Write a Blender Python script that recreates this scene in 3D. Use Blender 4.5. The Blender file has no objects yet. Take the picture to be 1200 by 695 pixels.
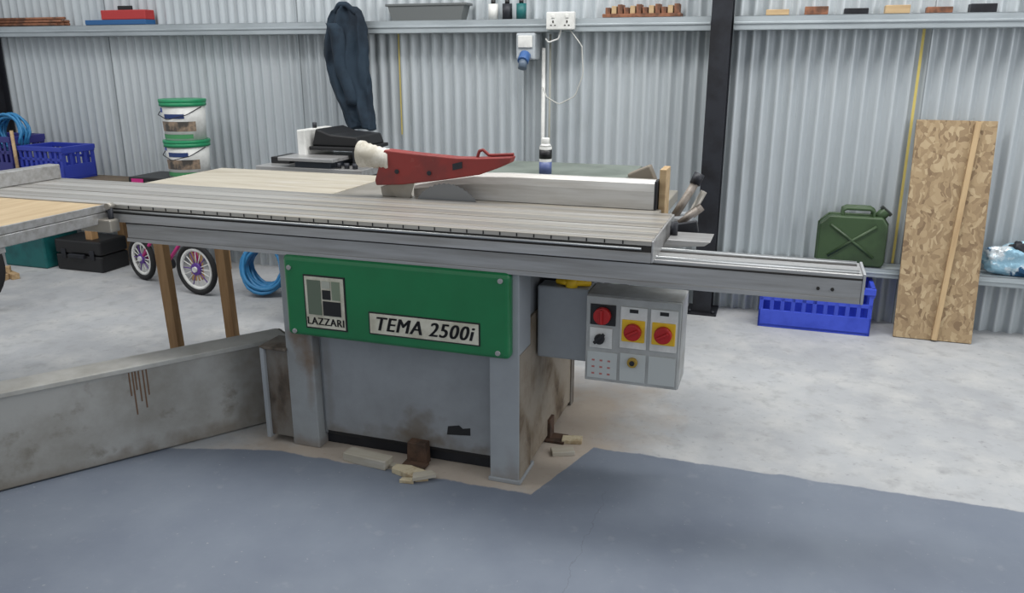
import bpy, bmesh, math, random
from mathutils import Vector, Matrix, noise
random.seed(4)
ANG=math.radians(-18.5); P0=(.03,2.68)
CA,SA=math.cos(ANG),math.sin(ANG)
scn=bpy.context.scene
def W(s,w,z=0): return Vector((P0[0]+CA*s-SA*w, P0[1]+SA*s+CA*w, z))
def lin(c):
    r=[]
    for v in c[:3]:
        v=v/255; r.append(v/12.92 if v<=.04045 else ((v+.055)/1.055)**2.4)
    return (*r,1)
# ---------------- materials
def M(name,c,rough=.5,metal=0,c2=None,scale=5,lo=.45,hi=.62,bump=0,stretch=(1,1,1),c3=None,scale3=2,lo3=.55,hi3=.7,coat=0,bscale=None,spots=None,cs=(96,72,48)):
    m=bpy.data.materials.new(name); m.use_nodes=True
    nt=m.node_tree; N=nt.nodes; L=nt.links; p=N['Principled BSDF']
    p.inputs['Base Color'].default_value=lin(c); p.inputs['Roughness'].default_value=rough; p.inputs['Metallic'].default_value=metal
    if coat: p.inputs['Coat Weight'].default_value=coat
    tc=N.new('ShaderNodeTexCoord'); mp=N.new('ShaderNodeMapping'); L.new(tc.outputs['Object'],mp.inputs[0]); mp.inputs['Scale'].default_value=stretch
    col=None
    def layer(prev,cc,sc,a,b):
        n=N.new('ShaderNodeTexNoise'); n.inputs['Scale'].default_value=sc; n.inputs['Detail'].default_value=7; n.inputs['Roughness'].default_value=.62
        L.new(mp.outputs[0],n.inputs['Vector'])
        r=N.new('ShaderNodeMapRange'); r.inputs[1].default_value=a; r.inputs[2].default_value=b; L.new(n.outputs[0],r.inputs[0])
        x=N.new('ShaderNodeMix'); x.data_type='RGBA'; L.new(r.outputs[0],x.inputs[0])
        if prev is None: x.inputs[6].default_value=lin(c)
        else: L.new(prev,x.inputs[6])
        x.inputs[7].default_value=lin(cc); return x.outputs[2]
    if c2: col=layer(col,c2,scale,lo,hi)
    if c3: col=layer(col,c3,scale3,lo3,hi3)
    if spots:
        nn=N.new('ShaderNodeTexNoise'); nn.inputs['Scale'].default_value=14; nn.inputs['Detail'].default_value=6; L.new(tc.outputs['Object'],nn.inputs['Vector'])
        for (sx,sz,rx,rz,st) in spots:
            mm=N.new('ShaderNodeMapping'); mm.vector_type='TEXTURE'; mm.inputs['Location'].default_value=(sx,0,sz); mm.inputs['Scale'].default_value=(rx,100,rz); L.new(tc.outputs['Object'],mm.inputs[0])
            ln=N.new('ShaderNodeVectorMath'); ln.operation='LENGTH'; L.new(mm.outputs[0],ln.inputs[0])
            ad=N.new('ShaderNodeMath'); ad.operation='MULTIPLY_ADD'; L.new(nn.outputs[0],ad.inputs[0]); ad.inputs[1].default_value=2.4; L.new(ln.outputs['Value'],ad.inputs[2])
            r=N.new('ShaderNodeMapRange'); r.inputs[1].default_value=2.4; r.inputs[2].default_value=1.4; r.inputs[3].default_value=0; r.inputs[4].default_value=st; L.new(ad.outputs[0],r.inputs[0])
            x=N.new('ShaderNodeMix'); x.data_type='RGBA'; L.new(r.outputs[0],x.inputs[0])
            if col: L.new(col,x.inputs[6])
            else: x.inputs[6].default_value=lin(c)
            x.inputs[7].default_value=lin(cs); col=x.outputs[2]
    if col: L.new(col,p.inputs['Base Color'])
    if bump:
        n=N.new('ShaderNodeTexNoise'); n.inputs['Scale'].default_value=bscale or scale*4; n.inputs['Detail'].default_value=5; L.new(mp.outputs[0],n.inputs['Vector'])
        b=N.new('ShaderNodeBump'); b.inputs['Strength'].default_value=bump; b.inputs['Distance'].default_value=.01; L.new(n.outputs[0],b.inputs['Height']); L.new(b.outputs[0],p.inputs['Normal'])
    return m
ALU=M('aluminium',(182,182,182),.34,.5,(154,152,149),9,.4,.7,stretch=(.25,4,4))
ALUD=M('aluminium_worn',(164,162,158),.36,.4,(124,120,114),6,.42,.68,stretch=(.2,7,7),c3=(180,172,158),scale3=2,lo3=.5,hi3=.75)
ALUE=M('aluminium_worn_light',(182,180,176),.34,.4,(148,144,138),6,.42,.68,stretch=(.2,7,7),c3=(186,178,162),scale3=2,lo3=.5,hi3=.75)
SLOT=M('slot_dark',(46,43,40),.7)
CAST=M('cast_iron',(164,160,152),.38,.4,(134,127,116),5,.4,.7,c3=(176,168,152),scale3=2.5,lo3=.5,hi3=.75)
GREYP=M('saw_grey_paint',(140,144,148),.5,0,(126,128,130),4,.4,.7,c3=(116,102,86),scale3=3.5,lo3=.66,hi3=.78)
PANEL=M('saw_front_panel',(144,148,152),.45,0,(128,131,134),4,.4,.7,spots=[(.05,-.17,.09,.11,.7),(.04,-.20,.22,.04,.5),(-.30,-.21,.12,.03,.5),(.28,-.21,.10,.02,.4),(-.33,.0,.02,.2,.3)],cs=(96,84,68))
GREYL=M('saw_light_grey',(154,159,163),.45,0,(140,144,148),3,.4,.7,c3=(120,108,92),scale3=5,lo3=.68,hi3=.8)
COLR=M('saw_column_right',(154,159,163),.45,0,(140,144,148),3,.4,.7,spots=[(-.0,-.40,.1,.04,.45),(.03,-.36,.03,.1,.3)],cs=(114,98,80))
COLL=M('saw_column_left',(148,152,154),.5,0,(130,132,132),4,.4,.7,spots=[(.03,.03,.045,.10,.8),(-.01,.07,.05,.04,.7),(.04,-.12,.02,.12,.4),(0,-.39,.1,.03,.5)],cs=(108,86,64))
BRKT=M('saw_bracket_dirty',(112,108,102),.65,0,(88,76,64),6,.45,.62,c3=(52,46,40),scale3=7,lo3=.56,hi3=.68,stretch=(1,1,.5))
DUSTY=M('dusty_side',(140,131,118),.85,0,(112,98,80),6,.42,.65,c3=(78,64,50),scale3=5,lo3=.58,hi3=.7,bump=.2)
ARM=M('arm_grey',(158,158,155),.55,0,(136,134,128),4,.42,.66,c3=(110,104,94),scale3=7,lo3=.58,hi3=.74,bump=.05,spots=[(-1.05,0,.12,.3,.6),(-.9,-.17,.5,.05,.6),(-.1,-.18,.7,.04,.5)],cs=(112,102,90))
ARMT=M('arm_edge',(178,178,174),.5,0,(150,148,142),6,.4,.7)
GREEN=M('green_enamel',(8,118,66),.28,0,(4,104,56),3,.4,.7,coat=.4)
BLACK=M('black_plastic',(22,22,24),.45)
DARK=M('dark_steel',(42,44,50),.5,.3,(30,30,34),5)
CREAM=M('plate_cream',(205,202,186),.5,0,(180,176,158),12)
WHITE=M('white_plastic',(222,222,218),.45,0,(200,200,196),8)
DUSTW=M('dusty_white_hose',(206,203,194),.7,0,(170,164,150),10)
RED=M('red_paint',(132,44,40),.55,0,(110,44,42),9,.45,.7,c3=(150,110,98),scale3=10,lo3=.6,hi3=.8)
REDK=M('red_knob',(176,24,26),.4)
YEL=M('yellow_plastic',(232,188,34),.45)
BLUE=M('blue_plastic',(60,82,200),.4,0,(46,68,182),4)
BLUEH=M('blue_hose',(52,128,178),.4)
PLYT=M('dusty_ply',(174,168,154),.75,0,(154,146,130),5,.4,.7,stretch=(.5,4,4),c3=(184,180,172),scale3=3)
WOOD=M('pine',(176,140,98),.65,0,(142,106,70),8,.4,.7,stretch=(3,3,.3))
WOODX=M('pine_x',(186,160,122),.65,0,(154,126,90),8,.4,.7,stretch=(.3,4,4))
GALV=M('galvanised_rail',(172,180,184),.45,.3,(150,158,162),5,.4,.7,stretch=(.5,2,2))
RUST=M('rust',(84,62,48),.85,0,(58,44,34),14,bump=.3)
NAVY=M('navy_cloth',(34,50,64),.9,0,(22,34,46),5,bump=.35,bscale=14)
TEAL=M('teal_plastic',(20,96,96),.5,0,(14,76,78),5)
OLIVE=M('olive_paint',(56,78,48),.42,0,(44,62,38),5)
GREENL=M('green_lid',(34,138,92),.4)
BENCH=M('bench_top',(118,126,118),.45,0,(98,106,98),4)
PINK=M('pink',(190,40,120),.4); PURP=M('purple',(90,50,140),.4)
FOAM=M('foam_offcut',(192,180,152),.8,0,(160,142,112),18,bump=.4)
BROWNH=M('pipe_grey_brown',(136,128,120),.5,.2,(104,94,84),20)
FOIL=M('foil_bag',(150,190,210),.25,.4,(222,232,238),9,.45,.55,bump=.8,c3=(40,84,120),scale3=7,lo3=.52,hi3=.56)
BRICK=M('brown_tray',(140,92,66),.7,0,(90,60,44),14)
TYRE=M('tyre',(26,26,27),.8)
CONC_SP=M('spring_steel',(168,170,170),.3,.8)

def osb():
    m=bpy.data.materials.new('osb'); m.use_nodes=True; nt=m.node_tree;N=nt.nodes;L=nt.links;p=N['Principled BSDF']
    tc=N.new('ShaderNodeTexCoord'); mp=N.new('ShaderNodeMapping'); mp.inputs['Scale'].default_value=(40,40,22); mp.inputs['Rotation'].default_value=(0,.5,0)
    no=N.new('ShaderNodeTexNoise'); no.inputs['Scale'].default_value=9; L.new(tc.outputs['Object'],no.inputs['Vector'])
    ad=N.new('ShaderNodeMixRGB'); ad.blend_type='ADD'; ad.inputs[0].default_value=.12; L.new(tc.outputs['Object'],ad.inputs[1]); L.new(no.outputs['Color'],ad.inputs[2]); L.new(ad.outputs[0],mp.inputs[0])
    v=N.new('ShaderNodeTexVoronoi'); v.inputs['Scale'].default_value=1.4; L.new(mp.outputs[0],v.inputs['Vector'])
    sp=N.new('ShaderNodeSeparateColor'); L.new(v.outputs['Color'],sp.inputs[0])
    r=N.new('ShaderNodeValToRGB'); e=r.color_ramp.elements; e[0].color=lin((118,96,72)); e[1].color=lin((176,156,124)); x=e.new(.12); x.color=lin((138,116,88)); x=e.new(.7); x.color=lin((160,138,106))
    L.new(sp.outputs[0],r.inputs[0]); L.new(r.outputs[0],p.inputs['Base Color']); p.inputs['Roughness'].default_value=.75
    return m
OSB=osb()
# ---------------- builders
COL=scn.collection
def link(o,parent,mat=None,smooth=False):
    COL.objects.link(o)
    if parent is not None: o.parent=parent
    if mat is not None: o.data.materials.append(mat)
    if smooth and o.type=='MESH':
        for f in o.data.polygons: f.use_smooth=True
    return o
def root(name,s,w,z=0,rot=0):
    e=bpy.data.objects.new(name,None); e.empty_display_size=.1; COL.objects.link(e)
    e.location=W(s,w,z); e.rotation_euler=(0,0,ANG+math.radians(rot)); return e
def meshobj(name,parent,bm,mat,smooth=False,bevel=0,seg=2):
    me=bpy.data.meshes.new(name); bmesh.ops.recalc_face_normals(bm,faces=bm.faces); bm.to_mesh(me); bm.free()
    o=bpy.data.objects.new(name,me); link(o,parent,mat,smooth)
    if bevel:
        b=o.modifiers.new('bevel','BEVEL'); b.width=bevel; b.segments=seg; b.limit_method='ANGLE'
    return o
def box(name,parent,x0,x1,y0,y1,z0,z1,mat,bevel=.002,rot=None,seg=2):
    bm=bmesh.new(); cx,cy,cz=(x0+x1)/2,(y0+y1)/2,(z0+z1)/2
    bmesh.ops.create_cube(bm,size=1,matrix=Matrix.Diagonal((abs(x1-x0),abs(y1-y0),abs(z1-z0),1)))
    o=meshobj(name,parent,bm,mat,False,bevel,seg); o.location=(cx,cy,cz)
    if rot: o.rotation_euler=[math.radians(a) for a in rot]
    return o
def cyl(name,parent,a,b,r,mat,r2=None,seg=28,bevel=0):
    a=Vector(a);b=Vector(b);d=b-a; bm=bmesh.new()
    bmesh.ops.create_cone(bm,cap_ends=True,segments=seg,radius1=r,radius2=r if r2 is None else r2,depth=d.length)
    o=meshobj(name,parent,bm,mat,False,bevel)
    for f in o.data.polygons: f.use_smooth=len(f.vertices)==4
    o.location=(a+b)/2; o.rotation_euler=d.to_track_quat('Z','Y').to_euler(); return o
def tube(name,parent,pts,r,mat,cyclic=False,smooth=True):
    cu=bpy.data.curves.new(name,'CURVE'); cu.dimensions='3D'; cu.bevel_depth=r; cu.bevel_resolution=3; cu.use_fill_caps=True
    if smooth:
        sp=cu.splines.new('NURBS'); sp.order_u=3; sp.use_endpoint_u=True
    else: sp=cu.splines.new('POLY')
    sp.points.add(len(pts)-1)
    for i,p in enumerate(pts): sp.points[i].co=(*p,1)
    sp.use_cyclic_u=cyclic; cu.resolution_u=6
    o=bpy.data.objects.new(name,cu); COL.objects.link(o); o.parent=parent; cu.materials.append(mat); return o
def prism(name,parent,pts,y0,y1,mat,bevel=.002,seg=2):
    bm=bmesh.new(); v=[bm.verts.new((x,y0,z)) for x,z in pts]; f=bm.faces.new(v)
    r=bmesh.ops.extrude_face_region(bm,geom=[f]); bmesh.ops.translate(bm,verts=[g for g in r['geom'] if isinstance(g,bmesh.types.BMVert)],vec=(0,y1-y0,0))
    return meshobj(name,parent,bm,mat,False,bevel,seg)
def ringloft(name,parent,rings,mat,smooth=True,cap=True):
    bm=bmesh.new(); R=[[bm.verts.new(p) for p in r] for r in rings]; n=len(R[0])
    for i in range(len(R)-1):
        for j in range(n): bm.faces.new((R[i][j],R[i][(j+1)%n],R[i+1][(j+1)%n],R[i+1][j]))
    if cap: bm.faces.new(R[0][::-1]); bm.faces.new(R[-1])
    return meshobj(name,parent,bm,mat,smooth)
def torus(name,parent,c,R,r,mat,axis='y',n=40,rot=None):
    pts=[]
    for i in range(n):
        a=2*math.pi*i/n
        p={'y':(R*math.cos(a),0,R*math.sin(a)),'z':(R*math.cos(a),R*math.sin(a),0),'x':(0,R*math.cos(a),R*math.sin(a))}[axis]; pts.append(p)
    o=tube(name,parent,pts,r,mat,True,False); o.location=c
    if rot: o.rotation_euler=[math.radians(a) for a in rot]
    return o
def text(name,parent,s,x,y,z,size,mat,shear=0,bold=.0,sx=1,sp=1):
    cu=bpy.data.curves.new(name,'FONT'); cu.body=s; cu.size=size; cu.shear=shear; cu.offset=bold; cu.extrude=.0006; cu.align_x='CENTER'; cu.align_y='CENTER'; cu.space_character=sp
    o=bpy.data.objects.new(name,cu); COL.objects.link(o); o.parent=parent; cu.materials.append(mat)
    o.location=(x,y,z); o.rotation_euler=(math.pi/2,0,0); o.scale=(sx,1,1); return o

# ---------------- floor
def floor_mat():
    m=bpy.data.materials.new('concrete_floor'); m.use_nodes=True; nt=m.node_tree;N=nt.nodes;L=nt.links;p=N['Principled BSDF']
    tc=N.new('ShaderNodeTexCoord'); se=N.new('ShaderNodeSeparateXYZ'); L.new(tc.outputs['Object'],se.inputs[0])
    def math_(op,a,b,cl=False):
        n=N.new('ShaderNodeMath'); n.operation=op; n.use_clamp=cl
        for i,x in enumerate((a,b)):
            if isinstance(x,(int,float)): n.inputs[i].default_value=x
            else: L.new(x,n.inputs[i])
        return n.outputs[0]
    def mr(x,a,b,c=0,d=1):
        n=N.new('ShaderNodeMapRange'); L.new(x,n.inputs[0])
        for i,v in enumerate((a,b,c,d)): n.inputs[i+1].default_value=v
        return n.outputs[0]
    def nz(sc,de=8,ro=.6):
        n=N.new('ShaderNodeTexNoise'); n.inputs['Scale'].default_value=sc; n.inputs['Detail'].default_value=de; n.inputs['Roughness'].default_value=ro; L.new(tc.outputs['Object'],n.inputs['Vector']); return n.outputs[0]
    def mix(f,a,b):
        x=N.new('ShaderNodeMix'); x.data_type='RGBA'
        if isinstance(f,float): x.inputs[0].default_value=f
        else: L.new(f,x.inputs[0])
        for i,c in ((6,a),(7,b)):
            if isinstance(c,tuple): x.inputs[i].default_value=lin(c)
            else: L.new(c,x.inputs[i])
        return x.outputs[2]
    s,w=se.outputs[0],se.outputs[1]
    l1=math_('ADD',math_('MULTIPLY',math_('ADD',s,1.0),.28),-.085)
    l2=math_('ADD',math_('MULTIPLY',math_('ADD',s,1.42),1.386),-.2)
    f=math_('MINIMUM',math_('MINIMUM',l1,l2),-.085)
    f=math_('ADD',f,mr(s,.07,.20,0,.425))
    d=math_('SUBTRACT',f,w)
    d=math_('ADD',d,mr(nz(9),.3,.7,-.010,.010))
    paint=mr(d,-.003,.006)
    conc=mix(mr(nz(1.3),.35,.68),(172,174,176),(152,154,157))
    conc=mix(mr(nz(4),.45,.75),conc,(184,184,182))
    conc=mix(mr(nz(11),.52,.75),conc,(150,151,152))
    conc=mix(mr(nz(30),.60,.76),conc,(136,137,138))
    dx=math_('ABSOLUTE',math_('ADD',s,.40),0); dy=math_('ABSOLUTE',math_('SUBTRACT',w,.35),0)
    dd=math_('MAXIMUM',math_('SUBTRACT',dx,.55),math_('SUBTRACT',dy,.45))
    dd=math_('ADD',dd,mr(nz(5),.3,.7,-.15,.15))
    conc=mix(mr(dd,.32,-.02,0,.6),conc,(170,150,126))
    pc=mix(mr(nz(2.2),.35,.7),(118,126,138),(104,112,126))
    pc=mix(mr(nz(14),.6,.8),pc,(130,136,145))
    pc=mix(mr(nz(60,3),.69,.74),pc,(152,155,158))
    ck=math_('ABSOLUTE',math_('ADD',math_('SUBTRACT',s,.32),mr(nz(6),.3,.7,-.025,.025)),0)
    ck=math_('MULTIPLY',mr(ck,.0022,.0008),mr(w,-.75,-.6)); ck=math_('MULTIPLY',ck,mr(w,.1,-.1))
    pc=mix(math_('MULTIPLY',ck,.32),pc,(74,78,86))
    L.new(mix(paint,conc,pc),p.inputs['Base Color'])
    L.new(mr(paint,0,1,.75,.48),p.inputs['Roughness'])
    b=N.new('ShaderNodeBump'); b.inputs['Strength'].default_value=.08; b.inputs['Distance'].default_value=.01; L.new(nz(30),b.inputs['Height']); L.new(b.outputs[0],p.inputs['Normal'])
    return m
bm=bmesh.new(); v=[bm.verts.new(p) for p in ((-9,-4,0),(6,-4,0),(6,2.6,0),(-9,2.6,0))]; bm.faces.new(v)
fl=meshobj('floor',None,bm,floor_mat()); fl.location=W(0,0,0); fl.rotation_euler=(0,0,ANG)
# ---------------- corrugated wall
WALL=M('corrugated_sheet',(190,196,199),.4,.2,(176,183,187),1.2,.35,.7,stretch=(1.5,1,.4),c3=(160,164,165),scale3=2.5,lo3=.6,hi3=.8)
bm=bmesh.new(); prev=None; p_=.076; n=int(14.5/p_*12)
for i in range(n+1):
    x=-8.8+i*p_/12; y=2.458+.0150*math.sin(2*math.pi*x/p_)
    c=(bm.verts.new((x,y,0)),bm.verts.new((x,y,3.4)))
    if prev: bm.faces.new((prev[0],c[0],c[1],prev[1]))
    prev=c
wl=meshobj('wall_back',None,bm,WALL,True); wl.location=W(0,0,0); wl.rotation_euler=(0,0,ANG)
def rail(name,s0,s1,z,h,y0=2.33,y1=2.44):
    r=root(name,0,0)
    prism(name+'_web',r,[(s0,z),(s1,z),(s1,z+h),(s0,z+h)],y0,y0+.004,GALV,0)
    box('flange_top',r,s0,s1,y0,y1,z+h-.004,z+h,GALV,0)
    box('flange_bottom',r,s0,s1,y0,y1,z,z+.004,GALV,0)
    box('lip',r,s0,s1,y0-.006,y0,z+h*.42,z+h*.58,GALV,.002)
rail('trim_1',-5.0,.36,1.64,.075); rail('trim_2',.485,5.5,1.64,.075); rail('trim_3',-8.6,-5.14,1.64,.075)
rail('trim_4',.485,5.5,.30,.055,2.30); rail('trim_5',-5.0,.36,.30,.055,2.30)
def column(s):
    r=root('steel_column',s,2.36)
    box('front_flange',r,-.055,.055,-.10,-.09,0,3.4,DARK,.001)
    box('back_flange',r,-.055,.055,.058,.068,0,3.4,DARK,.001)
    box('web',r,-.005,.005,-.09,.058,0,3.4,DARK,0)
    box('base_plate',r,-.09,.09,-.13,.07,0,.012,DARK,.002)
    for x in(-.07,.07): cyl('bolt',r,(x,-.11,.012),(x,-.11,.03),.01,DARK)
column(.422); column(-5.07); column(5.58)
SEAM=M('seam',(132,138,141),.5)
for k,ss in enumerate((-3.98,-2.37,-.76,1.50,3.1)):
    r=root('sheet_seam',ss,2.441,0); box('lap_edge',r,-.003,.003,-.001,.006,0,3.4,SEAM,0)

# ---------------- PANEL SAW
S=root('sliding_table_panel_saw',0,0)
box('cabinet_body',S,-.945,-.004,.035,.75,.045,.80,GREYP,.006)
box('side_panel_dusty',S,-.005,.006,.10,.745,.02,.60,DUSTY,.002)
box('side_corner_edge',S,.004,.012,.70,.75,.0,.62,BRKT,.002)
box('plinth',S,-.94,-.01,.05,.74,.0,.05,DARK,.002)
box('recess_line_bottom',S,-.82,-.11,.030,.038,.048,.060,BLACK,.001)
box('column_left',S,-.955,-.835,-.015,.12,0.0,.795,COLL,.004)
box('column_right',S,-.105,.006,-.035,.10,0.0,.795,COLR,.004)
box('column_right_side',S,.004,.009,-.030,.10,0.0,.50,DUSTY,.001)
box('column_right_foot',S,-.11,.014,-.042,.13,0,.016,GREYL,.003)
box('front_access_panel',S,-.825,-.115,.026,.036,.062,.50,PANEL,.004)
prism('warning_sticker',S,[(-.30,.125),(-.205,.135),(-.205,.165),(-.235,.158),(-.25,.17),(-.295,.16)],.0245,.0262,BLACK,0)
prism('anchor_foot',S,[(-.455,0.0),(-.372,0.0),(-.375,.088),(-.45,.088)],-.012,.03,RUST,.003)
box('anchor_tab',S,-.46,-.365,-.06,.0,0,.010,RUST,.002)
box('anchor_tab_side',S,.0,.08,.32,.40,0,.01,RUST,.002); box('anchor_web_side',S,.0,.018,.34,.40,0,.09,RUST,.002)
box('pivot_bracket',S,-1.055,-.95,-.015,.10,.03,.40,BRKT,.004)
box('pivot_bracket_edge',S,-1.068,-1.05,-.03,.10,.02,.41,GREYL,.003)
box('pivot_bracket_top',S,-1.07,-.95,-.03,.11,.40,.412,BRKT,.003)
# green hood
box('green_front_cover',S,-.905,-.018,-.068,-.010,.49,.803,GREEN,.02,seg=5)
for x,z in((-.875,.755),(-.05,.775),(-.87,.51),(-.06,.515)):
    cyl('cover_bolt',S,(x,-.074,z),(x,-.066,z),.009,ALU)
box('logo_plate',S,-.818,-.645,-.071,-.067,.528,.735,BLACK,.001)
box('logo_plate_face',S,-.812,-.651,-.073,-.070,.534,.729,CREAM,.001)
box('logo_block_dark',S,-.800,-.745,-.0755,-.072,.585,.717,M('logo_grey',(96,108,92),.5),0)
box('logo_block_black',S,-.738,-.665,-.0755,-.072,.585,.640,BLACK,0)
box('logo_block_mid',S,-.738,-.705,-.0755,-.072,.647,.682,BLACK,0)
box('logo_block_green',S,-.698,-.665,-.0755,-.072,.647,.717,M('logo_lt',(120,132,112),.5),0)
box('logo_block_top',S,-.738,-.705,-.0755,-.072,.690,.717,M('logo_wh',(170,172,160),.5),0)
for dx in(0,.0012,.0024): text('logo_lettering',S,'LAZZARI',-.7325+dx,-.0735,.558,.040,BLACK,0,0,.92,1.1)
box('model_plate',S,-.555,-.125,-.071,-.067,.532,.617,BLACK,.001)
box('model_plate_face',S,-.550,-.130,-.073,-.070,.537,.612,CREAM,.001)
for dx in(0,.0015,.003,.0045): text('model_lettering',S,'TEMA 2500i',-.344+dx,-.0735,.573,.074,BLACK,.28,0,.92,1.12)
# fixed beam
box('slide_beam',S,-1.62,1.07,-.05,.108,.797,.885,ALU,.003)
box('slide_beam_groove',S,-1.62,1.07,-.0515,-.049,.868,.874,SLOT,0)
box('slide_beam_lip',S,-1.62,1.068,-.056,-.05,.797,.812,ALU,.001)
cyl('slide_rod_front',S,(-1.6,-.03,.887),(1.06,-.03,.887),.007,CONC_SP)
box('slide_channel',S,-1.6,1.06,-.018,.0,.883,.8865,SLOT,0)
box('slide_channel_b',S,-1.6,1.06,.06,.075,.883,.8865,SLOT,0)
cyl('slide_rod_back',S,(-1.6,.088,.887),(1.06,.088,.887),.007,CONC_SP)
box('beam_end_cap',S,1.07,1.078,-.052,.11,.795,.889,M('end_cap',(186,188,190),.35,.5),.002)
for y in(-.02,.08): cyl('end_cap_screw',S,(1.078,y,.84),(1.082,y,.84),.007,SLOT)
for x in(.95,.99): cyl('beam_face_screw',S,(x,-.054,.835),(x,-.05,.835),.005,SLOT)
# carriage
CL,CR=-2.45,.455
box('carriage_body',S,CL,CR,-.092,.378,.884,.944,ALUD,.002)
g=[(-.10,-.052),(-.046,.03),(.036,.112),(.124,.20),(.206,.29),(.296,.383)]
for i,(a,b) in enumerate(g): box('carriage_slat_%d'%i,S,CL,CR,a,b,.938,.954,(ALUE,ALUD)[i%2],.002)
for i,(a,b) in enumerate(zip(g[:-1],g[1:])): box('carriage_slot_%d'%i,S,CL,CR-.001,a[1],b[0],.940,.946,SLOT,0)
box('carriage_apron',S,CL,CR,-.10,-.09,.884,.917,ALU,.002)
box('carriage_scale_recess',S,CL,CR,-.097,-.092,.917,.938,SLOT,0)
cyl('carriage_rod',S,(CL+.02,-.103,.929),(CR-.03,-.103,.929),.0045,CONC_SP)
box('carriage_end_plate',S,CR,CR+.006,-.098,.38,.884,.953,ALU,.002)
for k in range(34):
    x=CL+.9+k*.058
    box('scale_tick_%d'%k,S,x,x+.004,-.1015,-.0995,.94,.951,BLACK,0)
prism('carriage_stop_lever',S,[(CR+.0,.885),(CR+.14,.90),(CR+.16,.915),(CR+.02,.915)],.12,.26,ALU,.002)
box('stop_bar',S,CR+.0,CR+.10,.28,.31,.90,.94,DARK,.003,rot=(0,-12,0))
cyl('lock_bolt',S,(CR+.03,.2,.91),(CR+.03,.2,.96),.012,DARK)
cyl('handle_knob',S,(CR+.03,.33,.93),(CR+.09,.35,.98),.012,BROWNH)
# main tables
box('main_table',S,-.95,.40,.392,.95,.905,.951,CAST,.004)
box('table_rib',S,-.9,.36,.42,.93,.80,.905,GREYP,.004)
box('side_extension_table',S,-1.91,-.95,.39,.93,.925,.953,PLYT,.002)
box('extension_frame',S,-1.89,-.95,.42,.45,.88,.925,GREYP,.002); box('extension_frame_back',S,-1.89,-.95,.88,.91,.88,.925,GREYP,.002)
# blade
bm=bmesh.new(); vs=[]; nt_=48
for i in range(nt_*2):
    a=math.pi*i/nt_; r=.160 if i%2 else .154; vs.append(bm.verts.new((r*math.cos(a),0,r*math.sin(a))))
f=bm.faces.new(vs); r_=bmesh.ops.extrude_face_region(bm,geom=[f]); bmesh.ops.translate(bm,verts=[q for q in r_['geom'] if isinstance(q,bmesh.types.BMVert)],vec=(0,.003,0))
o=meshobj('saw_blade',S,bm,M('blade',(124,126,128),.35,.5)); o.location=(-.435,.388,.862)
prism('riving_knife',S,[(-.66,.95),(-.60,.95),(-.58,1.01),(-.6,1.07),(-.68,1.07),(-.70,1.0)],.401,.404,CAST,0)
prism('guard_mount',S,[(-.73,.952),(-.60,.952),(-.62,.985),(-.70,1.0),(-.735,.99)],.41,.43,CAST,.002)
# rip fence
fp=[(.44,.953),(.515,.953),(.515,1.02),(.507,1.048),(.49,1.060),(.465,1.060),(.447,1.048),(.44,1.02)]
rings=[]
for x,k in((-.60,.45),(-.50,.68),(-.34,.95),(-.2,1),(.375,1)):
    rings.append([(x,y,.953+(z-.953)*k) for y,z in fp])
ringloft('rip_fence',S,rings,M('fence_alu',(194,193,190),.42,.2,(166,162,155),6,.4,.7,stretch=(.4,4,4)),False)
box('fence_end_cap',S,.375,.385,.438,.518,.953,1.058,DARK,.002)
box('fence_end_block',S,.387,.412,.47,.58,.88,1.10,WOODX,.003)
box('fence_wood_shoe',S,.27,.36,.53,.60,.99,1.09,M('shoe',(120,112,100),.6),.006,rot=(0,-24,0))
box('fence_bracket',S,.29,.375,.53,.60,.953,1.0,CAST,.004)
cyl('fence_rail',S,(.2,.62,.87),(.50,.62,.87),.02,CONC_SP)
cyl('adjust_pipe_a',S,(.41,.62,.86),(.50,.68,1.03),.016,BROWNH); cyl('adjust_pipe_grip',S,(.495,.677,1.02),(.51,.69,1.06),.021,DARK)
cyl('adjust_pipe_b',S,(.42,.66,.84),(.525,.70,.93),.018,BROWNH); cyl('adjust_pipe_c',S,(.44,.70,.80),(.53,.70,.99),.013,CAST)
box('rail_end_casting',S,.40,.50,.58,.74,.80,.90,GREYP,.01)
# guard
gp=[(-.695,1.144),(-.55,1.133),(-.385,1.124),(-.30,1.126),(-.16,1.135),(-.168,1.112),(-.22,1.088),(-.29,1.062),(-.44,1.035),(-.62,1.008),(-.738,1.0),(-.742,1.02),(-.728,1.06)]
prism('blade_guard',S,gp,.375,.435,RED,.006,3)
prism('guard_label',S,[(-.40,1.075),(-.36,1.085),(-.36,1.11),(-.40,1.10)],.3725,.376,DARK,0)
tube('guard_handle',S,[(-.31,.405,1.12),(-.30,.405,1.150),(-.285,.405,1.155),(-.26,.405,1.135),(-.16,.405,1.142)],.006,RED)
for x in(-.64,-.50): cyl('guard_bolt',S,(x,.37,1.06),(x,.374,1.06),.009,DARK)
rings=[]
for k in range(13):
    x=-.68-.125*k/12; rr=.042*(1.05 if k%2 else .97)*(1+.2*(k/12)**2); cz=1.10+.020*(k/12)
    rings.append([(x,.405+rr*math.cos(a*math.pi/12),cz+rr*math.sin(a*math.pi/12)) for a in range(24)])
ringloft('dust_port',S,rings,DUSTW)
rings=[[(x,.405+rr*math.cos(a*math.pi/12),1.12+rr*math.sin(a*math.pi/12)) for a in range(24)] for x,rr in((-.795,.05),(-.80,.054),(-.815,.054),(-.82,.045))]
ringloft('dust_port_collar',S,rings,DUSTW)
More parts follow.
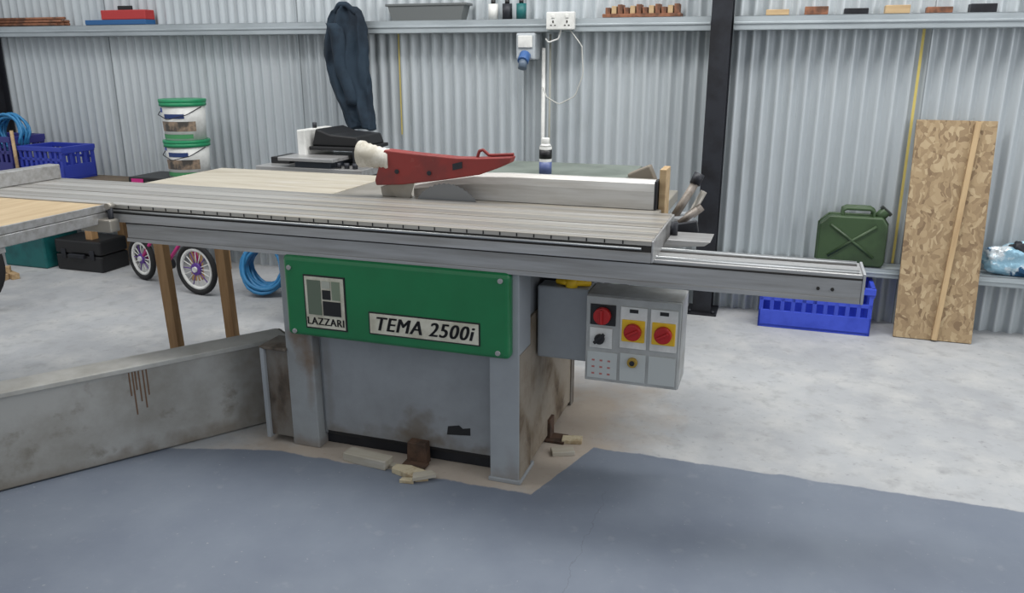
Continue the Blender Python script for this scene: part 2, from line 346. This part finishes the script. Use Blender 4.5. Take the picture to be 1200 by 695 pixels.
# outrigger table
box('outrigger_top',S,-2.36,-1.665,-1.1,-.105,.925,.950,M('outrigger_wood',(180,160,128),.65,0,(158,136,104),5,.4,.7,stretch=(4,.5,1)),.003)
box('outrigger_frame_right',S,-1.70,-1.655,-1.1,-.10,.88,.922,ALU,.003)
box('outrigger_frame_front',S,-2.4,-1.66,-.60,-.55,.86,.905,ALU,.003)
box('outrigger_edge',S,-1.664,-1.655,-1.1,-.105,.924,.951,ALU,.001)
box('outrigger_hook',S,-1.75,-1.60,-.15,-.10,.85,.90,CAST,.006)
cyl('outrigger_clamp',S,(-1.62,-.12,.86),(-1.62,-.12,.955),.010,DARK); cyl('outrigger_clamp_knob',S,(-1.62,-.135,.95),(-1.62,-.105,.95),.012,CAST)
box('crosscut_fence',S,-2.44,-2.375,-1.1,.375,.955,1.02,ALU,.004)
# support arm
A=bpy.data.objects.new('support_arm',None); COL.objects.link(A); A.parent=S; A.location=(-1.10,.21,0); A.rotation_euler=(0,0,math.radians(-125.8))
box('arm_web',A,0,2.3,-.12,0,0.004,.365,ARM,.006)
box('arm_top_flange',A,0,2.3,-.125,.006,.352,.372,ARMT,.003)
box('arm_end_plate',A,-.012,0,-.12,0.0,.004,.37,BRKT,.002)
rs=M('rust_drips',(104,78,58),.8)
for k,(x,l) in enumerate(((.56,.10),(.573,.15),(.588,.12),(.61,.17),(.622,.09),(.60,.07))): box('rust_drip_%d'%k,A,x,x+.005,0,.0012,.345-l,.35,rs,0)
# control box
box('hanger_housing',S,.012,.205,.16,.42,.43,.705,GREYL,.008)
box('hanger_plate',S,.205,.22,.15,.3,.45,.70,GREYL,.003)
box('housing_shadow_block',S,.012,.15,.24,.42,.705,.80,DARK,.004)  # dark block stands in for the shadow between housing and beam
box('control_box',S,.207,.54,.112,.27,.385,.705,M('ctrl_side',(158,160,160),.5,0,(136,136,132),6),.004)
box('control_face',S,.210,.537,.100,.113,.388,.702,M('ctrl_face',(174,176,174),.5,0,(158,158,156),6),.003)
Y=.099
def plate(n,x0,x1,z0,z1,mt,t=.004,b=.001): return box(n,S,x0,x1,Y-t,Y+.001,z0,z1,mt,b)
plate('switch_plate_black',.225,.315,.600,.675,BLACK); cyl('main_switch_knob',S,(.270,Y-.03,.638),(.270,Y-.003,.638),.030,REDK,bevel=.004); box('main_switch_grip',S,.265,.275,Y-.04,Y-.028,.612,.664,REDK,.003)
plate('selector_plate',.225,.305,.515,.590,WHITE); cyl('selector_knob',S,(.262,Y-.02,.55),(.262,Y-.003,.55),.018,BLACK,bevel=.003); box('selector_pointer',S,.256,.268,Y-.026,Y-.018,.53,.58,BLACK,.002,rot=(0,45,0))
for k,xc in enumerate((.378,.482)):
    plate('estop_plate_%d'%k,xc-.046,xc+.046,.525,.675,WHITE); plate('estop_yellow_%d'%k,xc-.040,xc+.040,.550,.630,YEL,.008,.003)
    cyl('estop_button_%d'%k,S,(xc,Y-.03,.590),(xc,Y-.006,.590),.030,REDK,bevel=.005); box('estop_grip_%d'%k,S,xc-.005,xc+.005,Y-.038,Y-.028,.568,.612,REDK,.003,rot=(0,60,0))
    plate('estop_tab_%d'%k,xc-.015,xc+.015,.655,.668,BLACK,.005,0)
LP=M('ctrl_label',(186,190,188),.5)
plate('panel_low_left',.218,.325,.400,.500,LP,.002); plate('panel_low_mid',.335,.425,.400,.505,LP,.003); plate('panel_low_right',.435,.528,.400,.505,LP,.003)
cyl('key_switch',S,(.380,Y-.015,.475),(.380,Y,.475),.018,M('brass',(170,140,60),.4,.3),bevel=.002); cyl('key_core',S,(.380,Y-.018,.475),(.380,Y-.014,.475),.009,DARK)
rl=M('red_label',(180,110,104),.6)
for r_ in range(3):
    for c_ in range(3): box('indicator_%d_%d'%(r_,c_),S,.235+c_*.028,.245+c_*.028,Y-.003,Y,.415+r_*.025,.421+r_*.025,rl,0)
tube('yellow_lever',S,[(.08,.2,.718),(.11,.18,.722),(.155,.18,.722),(.195,.21,.716)],.013,YEL); cyl('yellow_lever_knob',S,(.135,.18,.705),(.135,.18,.738),.022,YEL)

# debris near the base
r=root('timber_offcut',-.60,-.06); box('offcut',r,-.09,.10,-.03,.03,0,.036,PLYT,.003,rot=(0,0,-6))
def lump(name,r,sx,sy,sz,seed,mat,off=(0,0,0)):
    bm=bmesh.new(); bmesh.ops.create_icosphere(bm,subdivisions=4,radius=1)
    for v in bm.verts:
        n_=noise.noise(v.co*1.7+Vector((seed,0,0)))*.35+noise.noise(v.co*4+Vector((seed,3,0)))*.15
        v.co=v.co*(1+n_); v.co.x=v.co.x*sx+off[0]; v.co.y=v.co.y*sy+off[1]; v.co.z=max(v.co.z,-.75)*sz+off[2]+sz*.75
    return meshobj(name,r,bm,mat,True)
def shard(name,r,pts,h,mat,loc=(0,0),a=0,z0=0):
    bm=bmesh.new(); f=bm.faces.new([bm.verts.new((x,y,0)) for x,y in pts]); q=bmesh.ops.extrude_face_region(bm,geom=[f]); bmesh.ops.translate(bm,verts=[g for g in q['geom'] if isinstance(g,bmesh.types.BMVert)],vec=(0,0,h))
    o=meshobj(name,r,bm,mat,False,.002); o.location=(loc[0],loc[1],z0); o.rotation_euler=(0,0,math.radians(a)); return o
r=root('broken_timber_scrap',-.40,-.10)
shard('chunk_a',r,[(-.07,-.02),(.05,-.03),(.085,.0),(.06,.03),(-.02,.035),(-.075,.015)],.022,FOAM,(0,0),-12)
shard('chunk_b',r,[(-.04,-.02),(.05,-.015),(.04,.02),(-.03,.02)],.016,PLYT,(.06,-.02),35,.012)
shard('chunk_c',r,[(-.025,-.01),(.03,-.012),(.02,.015),(-.02,.01)],.014,FOAM,(.01,-.05),10)
shard('chunk_d',r,[(-.045,-.014),(.035,-.01),(.03,.012),(-.03,.012)],.014,PLYT,(-.07,.03),-25)
r=root('timber_wedge',.09,.25); box('wedge',r,-.04,.05,-.025,.025,0,.018,PLYT,.003,rot=(0,0,25)); shard('chip',r,[(-.04,-.02),(.04,-.03),(.05,.02),(-.03,.03)],.016,FOAM,(.01,.11),20)
r=root('floor_scrap',-.62,-.98); lump('scrap',r,.012,.007,.006,2,FOAM)

def post(s,w,lean):
    r=root('timber_post',s,w)
    prism('stud',r,[(-.03,0),(.025,0),(.025-lean,.923),(-.03-lean,.923)],-.022,.022,WOOD,.002)
post(-1.99,.56,.04); post(-1.84,.80,.03)

# ---------------- background bench with spray can
r=root('workbench',-.41,1.55)
box('top',r,-.5,.50,-.3,.32,.895,.93,BENCH,.004)
box('apron',r,-.46,.46,-.27,.29,.80,.895,M('bench_apron',(90,92,90),.6),.003)
for x in(-.43,.43):
    for y in(-.24,.26): box('leg',r,x-.03,x+.03,y-.03,y+.03,0,.80,DARK,.003)
box('shelf',r,-.42,.42,-.22,.24,.25,.28,BENCH,.003)
r=root('spray_can',-.305,1.34,.93)
cyl('body',r,(0,0,0),(0,0,.145),.031,WHITE,bevel=.002); cyl('label',r,(0,0,.085),(0,0,.13),.0316,BLACK); cyl('label_blue',r,(0,0,.01),(0,0,.07),.0316,M('lb',(84,96,140),.4))
cyl('shoulder',r,(0,0,.145),(0,0,.157),.031,WHITE,r2=.02); cyl('cap',r,(0,0,.155),(0,0,.185),.020,WHITE,bevel=.003)
# planer
r=root('thickness_planer',-1.60,1.50)
box('cabinet',r,-.27,.27,-.2,.25,.0,.80,M('planer_body',(90,96,104),.5),.008)
box('bed',r,-.36,.30,-.22,.16,.88,.92,ALU,.004)
box('bed_wing',r,-.20,.14,-.24,.1,.955,.975,ALU,.003)
box('bed_support',r,-.12,.1,-.2,.08,.80,.955,M('planer_dark',(60,66,76),.5),.003)
box('head_housing',r,-.10,.22,-.08,.26,1.0,1.02,BLACK,.004)
prism('head_cover',r,[(-.10,1.02),(.20,1.02),(.18,1.075),(.02,1.085),(-.07,1.115)],-.05,.25,BLACK,.008)
box('side_box',r,-.16,-.11,-.10,.2,.92,1.11,WHITE,.006)
cyl('crank',r,(-.135,.05,1.11),(-.135,.05,1.14),.012,DARK)
box('depth_strip',r,-.34,-.22,-.1,.1,.92,.955,BLACK,.003)
box('post_r',r,.17,.22,-.08,.2,.80,1.0,DARK,.003); box('post_l',r,-.16,-.10,-.08,.2,.80,.92,DARK,.003)
for k in range(3): cyl('knob_%d'%k,r,(.14+.05*k,-.18,.92),(.14+.05*k,-.18,.95),.014,DARK)

# ---------------- jacket on rail
r=root('hanging_jacket',-1.885,2.25,0)
prof=[(1.80,-.05,.07),(1.775,-.10,.10),(1.73,-.13,.125),(1.66,-.15,.135),(1.58,-.17,.14),(1.50,-.175,.14),(1.42,-.165,.14),(1.34,-.145,.145),(1.26,-.12,.15),(1.18,-.08,.155),(1.10,-.05,.165),(1.05,-.02,.17)]
rings=[]
for q_ in range(len(prof)*4-3):
    i=min(q_//4,len(prof)-2); t=(q_-i*4)/4; a0,b0=prof[i],prof[i+1]
    z=a0[0]*(1-t)+b0[0]*t; x0=a0[1]*(1-t)+b0[1]*t; x1=a0[2]*(1-t)+b0[2]*t
    cx=(x0+x1)/2; rx=(x1-x0)/2; ring=[]
    for k in range(90):
        a=2*math.pi*k/90
        fold=.22*math.sin(6*a+z*7+2*noise.noise(Vector((a,z*3,0))))+.14*math.sin(11*a-z*10)+.35*noise.noise(Vector((2*math.cos(a),2*math.sin(a),z*7)))
        e=1+.09*noise.noise(Vector((a*2,z*14,5)))
        ring.append((cx+rx*math.cos(a)*e,.055*math.sin(a)*(1+fold*1.2),z+.012*math.sin(3*a)*(1 if q_>40 else 0)))
    rings.append(ring)
ringloft('body',r,rings,NAVY)
rings=[]
for k in range(14):
    t=k/13; z=1.70-.50*t; cx=-.07+.10*t+.012*math.sin(t*9); rr=.05-.010*t
    rings.append([(cx+rr*math.cos(a*math.pi/12)*(1+.1*math.sin(a*1.3+k)),-.055+rr*.7*math.sin(a*math.pi/12)*(1+.15*math.sin(a+k*1.7)),z) for a in range(24)])
ringloft('sleeve',r,rings,NAVY)
tube('collar',r,[(-.06,-.03,1.77),(-.02,-.05,1.81),(.03,-.05,1.81),(.08,-.03,1.76)],.018,NAVY)
cyl('hook',r,(0,.02,1.79),(0,.10,1.77),.006,DARK)

# ---------------- sockets & cables
r=root('double_socket',-.50,2.324,1.65)
box('back_box',r,-.085,.085,-.04,0,0,.10,WHITE,.006)
for x in(-.042,.042):
    box('switch',r,x-.01,x+.01,-.045,-.04,.065,.085,WHITE,.002); box('pin',r,x-.004,x+.004,-.042,-.039,.038,.052,SLOT,0)
    for d in(-.012,.012): box('pin',r,x+d-.005,x+d+.005,-.042,-.039,.022,.028,SLOT,0)
r=root('industrial_socket',-.72,2.40,1.42)
GB=M('grey_box',(170,176,180),.5)
box('box',r,-.06,.06,-.09,.03,.06,.215,GB,.01); cyl('blue_lid',r,(0,-.09,.09),(0,-.14,.05),.034,M('socket_blue',(60,96,150),.4),bevel=.004); cyl('plug',r,(0,-.125,.065),(0,-.15,.01),.026,M('plug_grey',(90,104,120),.4))
box('cover',r,-.045,.045,-.10,-.09,.13,.20,WHITE,.004)
r=root('cable_conduit',-.635,2.415,0)
cyl('conduit',r,(0.0,0,.36),(0.0,0,1.55),.012,WHITE); cyl('conduit_b',r,(.04,.005,.36),(.04,.005,1.63),.007,M('cab',(150,150,140),.5))
tube('loop_cable',r,[(.18,-.10,1.66),(.26,-.09,1.56),(.27,-.08,1.4),(.22,-.07,1.27),(.12,-.07,1.22),(.04,-.06,1.26),(.0,-.02,1.32)],.0035,M('cable_grey',(190,190,184),.5))
tube('loop_cable_b',r,[(.14,-.10,1.67),(.12,-.10,1.60),(.06,-.10,1.58),(.03,-.06,1.60)],.005,WHITE)
r=root('yellow_strap',1.46,2.435,0); box('strap',r,-.007,.007,-.003,.0,.36,1.64,M('strap',(196,178,100),.7),0)
r=root('yellow_strap',-1.62,2.435,0); box('strap',r,-.004,.004,-.003,.0,1.0,1.64,bpy.data.materials['strap'],0)

# ---------------- OSB board
r=root('osb_board',1.675,2.17,0)
tilt=bpy.data.objects.new('lean',None); COL.objects.link(tilt); tilt.parent=r; tilt.rotation_euler=(math.radians(-11.0),0,0); tilt.location=(0,0,.004)
b=box('sheet',tilt,-.195,.195,0,.018,0,1.19,OSB,.001)
q=box('batten',tilt,-.014,.014,-.022,-.0005,0,1.185,WOODX,.002)
q.location=(.055,-.011,.5925); q.rotation_euler=(0,math.radians(4.5),0); q.data.materials[0]=M('batten_pine',(184,158,120),.65,0,(160,132,96),8,.4,.7,stretch=(4,4,.4))

# ---------------- jerry can
r=root('jerry_can',1.22,2.365,.356)
pts=[(-.165,0),(.165,0),(.18,.02),(.18,.24),(.15,.285),(-.13,.285),(-.18,.235),(-.18,.02)]
prism('body',r,pts,-.065,.065,OLIVE,.022,4)
for sg in(1,-1):
    cyl('rib',r,(-.12,-.066,.145+sg*.09),(.12,-.066,.145-sg*.09),.009,OLIVE)
tube('seam',r,[(x,0,z) for x,z in [(-.182,.02),(-.182,.235),(-.13,.287),(.15,.287),(.182,.24),(.182,.02)]],.005,OLIVE,smooth=False)
for y in(-.04,0,.04): tube('handle',r,[(-.06,y,.275),(-.06,y,.315),(-.04,y,.325),(.08,y,.325),(.10,y,.315),(.10,y,.275)],.010,OLIVE,smooth=False)
cyl('neck',r,(.13,0,.275),(.165,0,.315),.03,OLIVE,bevel=.003); box('cap_clamp',r,.13,.20,-.02,.02,.305,.325,M('cap_black',(30,36,30),.4),.004,rot=(0,40,0))

# ---------------- crates
def crate(parent,L,D,H,mat,n=10):
    box('base',parent,-L/2,L/2,-D/2,D/2,.005,.02,mat,.002)
    for sy in(-1,1):
        y=sy*(D/2-.006)
        box('band_low',parent,-L/2,L/2,y-.006,y+.006,0,H*.38,mat,.002); box('band_mid',parent,-L/2,L/2,y-.005,y+.005,H*.58,H*.66,mat,.002); box('rim',parent,-L/2-.008,L/2+.008,y-.012,y+.012,H*.86,H,mat,.004)
        for i in range(n+1):
            x=-L/2+.012+(L-.024)*i/n; box('slat',parent,x-.011,x+.011,y-.005,y+.005,H*.35,H*.9,mat,.001)
    for sx in(-1,1):
        x=sx*(L/2-.006)
        box('end_low',parent,x-.006,x+.006,-D/2,D/2,0,H*.45,mat,.002); box('end_rim',parent,x-.012,x+.012,-D/2,D/2,H*.8,H,mat,.004)
        for i in range(5):
            y=-D/2+.02+(D-.04)*i/4; box('end_slat',parent,x-.005,x+.005,y-.012,y+.012,H*.4,H*.85,mat,.001)
r=root('plastic_crate',1.055,2.275); crate(r,.60,.28,.275,BLUE)
r=root('foil_bag',2.06,2.36,.357); lump('bag',r,.15,.055,.10,7,FOIL); lump('bag_b',r,.10,.05,.07,11,FOIL,(.2,0,0)); lump('bag_dark',r,.05,.04,.05,13,DARK,(.0,-.01,.10))

# ---------------- left wall bench and clutter
r=root('low_bench',-3.95,2.12)
box('top',r,-1.02,1.0,-.20,.20,.60,.635,M('lowbench',(110,96,78),.7,0,(90,78,62),6),.003)
for x in(-.97,.05,.95):
    for y in(-.17,.13): box('leg',r,x-.03,x+.03,y-.03,y+.03,0,.60,WOOD,.003)
r=root('plastic_crate',-4.29,2.12,.636); crate(r,.40,.30,.24,M('crate_blue_b',(44,60,160),.45),8)
r2=root('plastic_crate',-4.74,2.12,.636); crate(r2,.36,.30,.30,M('crate_navy',(50,50,120),.45),7)
r=root('cable_coil',-4.66,2.10,.66)
def coil(r,cx,cy,cz,R,n,mat,rr=.009,tilt=0,flat=1):
    pts=[]
    for i in range(n*20):
        a=2*math.pi*i/20; k=i//20; rad=R*(1+.12*math.sin(i*.37+k))
        y=(k-n/2)*.011+.008*math.sin(i*.9)
        pts.append((cx+rad*math.cos(a),cy+y+tilt*rad*math.sin(a),cz+rad*math.sin(a)*flat))
    tube('coil',r,pts,rr,mat)
coil(r,0,0,.30,.12,9,BLUEH,.010)
r=root('timber_stick',-4.50,1.95,.636); cyl('stick',r,(0,0,0),(.0,0,.35),.012,WOODX)
def bucket(s,w,z,H=.27,R=.145,name='paint_bucket'):
    r=root(name,s,w,z)
    cyl('pail',r,(0,0,0),(0,0,H-.02),R*.92,WHITE,r2=R,seg=40); cyl('rim',r,(0,0,H-.045),(0,0,H-.02),R*1.05,GREENL,seg=40); cyl('lid',r,(0,0,H-.02),(0,0,H),R*1.07,GREENL,seg=40,bevel=.004)
    for nm,z0,z1,mt,a0,a1 in(('label_photo',.06,.125,M('lab',(70,66,62),.5,0,(150,130,110),14),-160,-20),('label_text',.145,.175,M('labt',(40,60,110),.5),-110,-50),('label_swoosh',.185,.215,M('labs',(40,70,160),.5),-150,-118),('label_base',.012,.04,M('labg',(70,140,90),.5),-150,-30)):
        bm=bmesh.new(); pr=None
        for k in range(17):
            a=math.radians(a0+(a1-a0)*k/16); ra=lambda zz:R*(.92+.08*zz/(H-.02))+.0015
            c=(bm.verts.new((ra(z0)*math.cos(a),ra(z0)*math.sin(a),z0)),bm.verts.new((ra(z1)*math.cos(a),ra(z1)*math.sin(a),z1)))
            if pr: bm.faces.new((pr[0],c[0],c[1],pr[1]))
            pr=c
        meshobj(nm,r,bm,mt,True)
    tube('handle',r,[(-R*1.04,0,H-.05),(-R*.8,-R*.8,H-.10),(0,-R*1.15,H-.13),(R*.8,-R*.8,H-.10),(R*1.04,0,H-.05)],.003,DARK)
bucket(-3.12,2.13,.697,.255); bucket(-3.12,2.13,.953,.27)
r=root('tool_case',-3.30,2.12,.636); box('case',r,-.21,.32,-.16,.16,0,.06,BLACK,.008); box('handle',r,-.05,.08,-.18,-.16,.02,.04,BLACK,.004); box('latch',r,-.18,-.08,-.165,-.16,.02,.05,PINK,.001)
r=root('storage_box',-4.45,2.0); box('tub',r,-.20,.20,-.16,.16,0,.27,TEAL,.012); box('lid',r,-.21,.21,-.17,.17,.27,.295,TEAL,.006); box('latch',r,-.03,.03,-.18,-.17,.22,.28,TEAL,.003)
r=root('toolbox',-3.98,2.0); box('case_lower',r,-.20,.22,-.13,.13,0,.12,BLACK,.012); box('case_lid',r,-.20,.22,-.13,.13,.125,.23,BLACK,.014); box('handle',r,-.06,.08,-.155,-.13,.10,.13,DARK,.005)
for x in(-.12,.14): box('latch',r,x-.02,x+.02,-.137,-.13,.09,.16,DARK,.002)
r=root('timber_block_pile',-4.35,1.5)
for k,(x,y,z,a) in enumerate(((0,0,0,10),(.05,.08,0,-20),(-.02,.03,.04,40))): box('block_%d'%k,r,x-.09,x+.09,y-.025,y+.025,z,z+.04,WOODX,.002,rot=(0,0,a))

# ---------------- children's bicycle
r=root('childrens_bicycle',-3.06,1.74,0,-17)
def wheel(r,x,R,turn=0):
    e=bpy.data.objects.new('wheel',None); COL.objects.link(e); e.parent=r; e.location=(x,0,R+.018); e.rotation_euler=(0,0,math.radians(turn))
    torus('tyre',e,(0,0,0),R,.018,TYRE); torus('rim',e,(0,0,0),R-.026,.012,WHITE); cyl('hub',e,(0,-.025,0),(0,.025,0),.018,WHITE)
    for k in range(16):
        a=2*math.pi*k/16; cyl('spoke',e,(0,0,0),((R-.02)*math.cos(a),0,(R-.02)*math.sin(a)),.0035,(WHITE,WHITE,PURP)[k%3],seg=6)
    cyl('spoke_disc',e,(0,-.012,0),(0,.012,0),R*.26,PURP)
wheel(r,-.31,.135); wheel(r,.33,.155,10)
f=[((-.31,.153),(-.02,.15)),((-.31,.153),(-.10,.36)),((-.02,.15),(-.10,.40)),((-.02,.15),(.24,.38)),((-.09,.30),(.24,.42)),((.24,.36),(.33,.173)),((.24,.36),(.22,.56))]
for k,((a,b),(c,d)) in enumerate(f): cyl('frame_%d'%k,r,(a,.028 if k in(0,5) else 0,b),(c,.028 if k in(0,5) else 0,d),.012,PINK,seg=12)
tube('handlebar',r,[(.18,-.2,.60),(.22,-.1,.58),(.22,0,.55),(.22,.1,.58),(.18,.2,.60)],.011,WHITE)
ringloft('saddle',r,[[(-.10+x,wd*math.cos(a*math.pi/6),.42+.02*math.sin(a*math.pi/6)) for a in range(12)] for x,wd in((-.09,.05),(-.05,.07),(.02,.035),(.10,.018))],PURP)
cyl('crank',r,(-.02,-.05,.15),(-.02,.05,.15),.035,DARK)

r=root('hose_coil',-2.33,1.82,0,10); coil(r,0,0,.185,.14,15,BLUEH,.012,.28)
r=root('bicycle_wheel',-3.84,.86,0,20)
torus('tyre',r,(0,0,.30),.27,.022,TYRE); torus('rim',r,(0,0,.30),.24,.012,ALU); cyl('hub',r,(0,-.03,.3),(0,.03,.3),.02,ALU)
for k in range(20):
    a=2*math.pi*k/20; cyl('spoke',r,(0,0,.3),(.24*math.cos(a),0,.3+.24*math.sin(a)),.0015,ALU,seg=6)

# ---------------- stuff on top rail
Z=1.716
r=root('twig_bundle',-4.62,2.385,Z)
for k in range(16): cyl('stick_%d'%k,r,(-.34+random.uniform(-.05,.05),random.uniform(-.035,.035),.012+.02*(k//6)),(.28+random.uniform(-.06,.06),random.uniform(-.035,.035),.012+.02*(k//6)),.010,BRICK,seg=8)
r=root('tool_box',-3.80,2.385,Z); box('tray',r,-.27,.27,-.05,.05,0,.035,M('tray_blue',(40,90,140),.45),.004); box('body',r,-.12,.27,-.048,.048,.035,.10,M('rb',(170,50,50),.5),.006); box('handle',r,-.0,.12,-.01,.01,.10,.13,BLACK,.004)
r=root('storage_tub',-1.38,2.385,Z); ringloft('tub',r,[[(x*k,y*k2,z) for x,y in((-.26,-.05),(.26,-.05),(.26,.05),(-.26,.05))] for z,k,k2 in((0,.9,.9),(.09,1,1))],M('tub',(100,104,104),.5),False); box('rim',r,-.275,.275,-.055,.055,.085,.10,bpy.data.materials['tub'],.003)
r=root('small_bottles',-.95,2.385,Z)
for k in range(3): cyl('bottle_%d'%k,r,(k*.09,0,0),(k*.09,0,.09),.03,(WHITE,DARK,TEAL)[k]); cyl('bottle_cap_%d'%k,r,(k*.09,0,.09),(k*.09,0,.115),.014,BLACK)
r=root('drill_bit_rack',-.03,2.385,Z); box('tray',r,-.23,.22,-.05,.05,0,.02,BRICK,.002)
for k in range(12): box('bit_%d'%k,r,-.215+k*.036,-.187+k*.036,-.04,.04,.02,.055+.008*(k%3),(BRICK,WOODX,BRICK)[k%3],.002)
r=root('offcut_row',1.15,2.385,Z)
for k in range(6): box('block_%d'%k,r,-.5+k*.2,-.38+k*.2,-.04,.04,0,.03+.012*(k%2),(WOODX,BRICK,DARK)[k%3],.003)
r=root('paint_tin',2.0,2.385,Z); cyl('tin',r,(0,0,0),(0,0,.09),.05,DARK,bevel=.002); torus('rim',r,(0,0,.09),.046,.004,ALU,'z')

# ---------------- lights
w=bpy.data.worlds.new('world'); scn.world=w; w.use_nodes=True; bg=w.node_tree.nodes['Background']; bg.inputs[0].default_value=(.92,.96,1,1); bg.inputs[1].default_value=.54
def area(name,loc,target,sx,sy,power,col=(1,1,1)):
    l=bpy.data.lights.new(name,'AREA'); l.shape='RECTANGLE'; l.size=sx; l.size_y=sy; l.energy=power; l.color=col
    o=bpy.data.objects.new(name,l); COL.objects.link(o); o.location=loc; o.rotation_euler=(Vector(target)-Vector(loc)).to_track_quat('-Z','Y').to_euler(); return o
area('roof_light_back',(.9,3.3,4.0),(.9,3.2,0),5,.6,165,(1,.99,.97))
area('roof_light_side',(-3.5,3.4,4.2),(-2.0,4.2,0),2.5,2.5,65)
area('added_side_light',(5.0,.2,2.4),(0,4.2,.9),3,2.4,72,(.97,.98,1))  # added lamp without a door behind it, side light to bring out the corrugations
scn.view_settings.view_transform='Standard'; scn.view_settings.look='None'; scn.view_settings.exposure=0
# ---------------- camera
cd=bpy.data.cameras.new('cam'); cd.sensor_width=36; cd.lens=28.5; cam=bpy.data.objects.new('camera',cd); COL.objects.link(cam)
cam.location=(0,0,1.5); cam.rotation_euler=(math.radians(73.5),0,0); scn.camera=cam
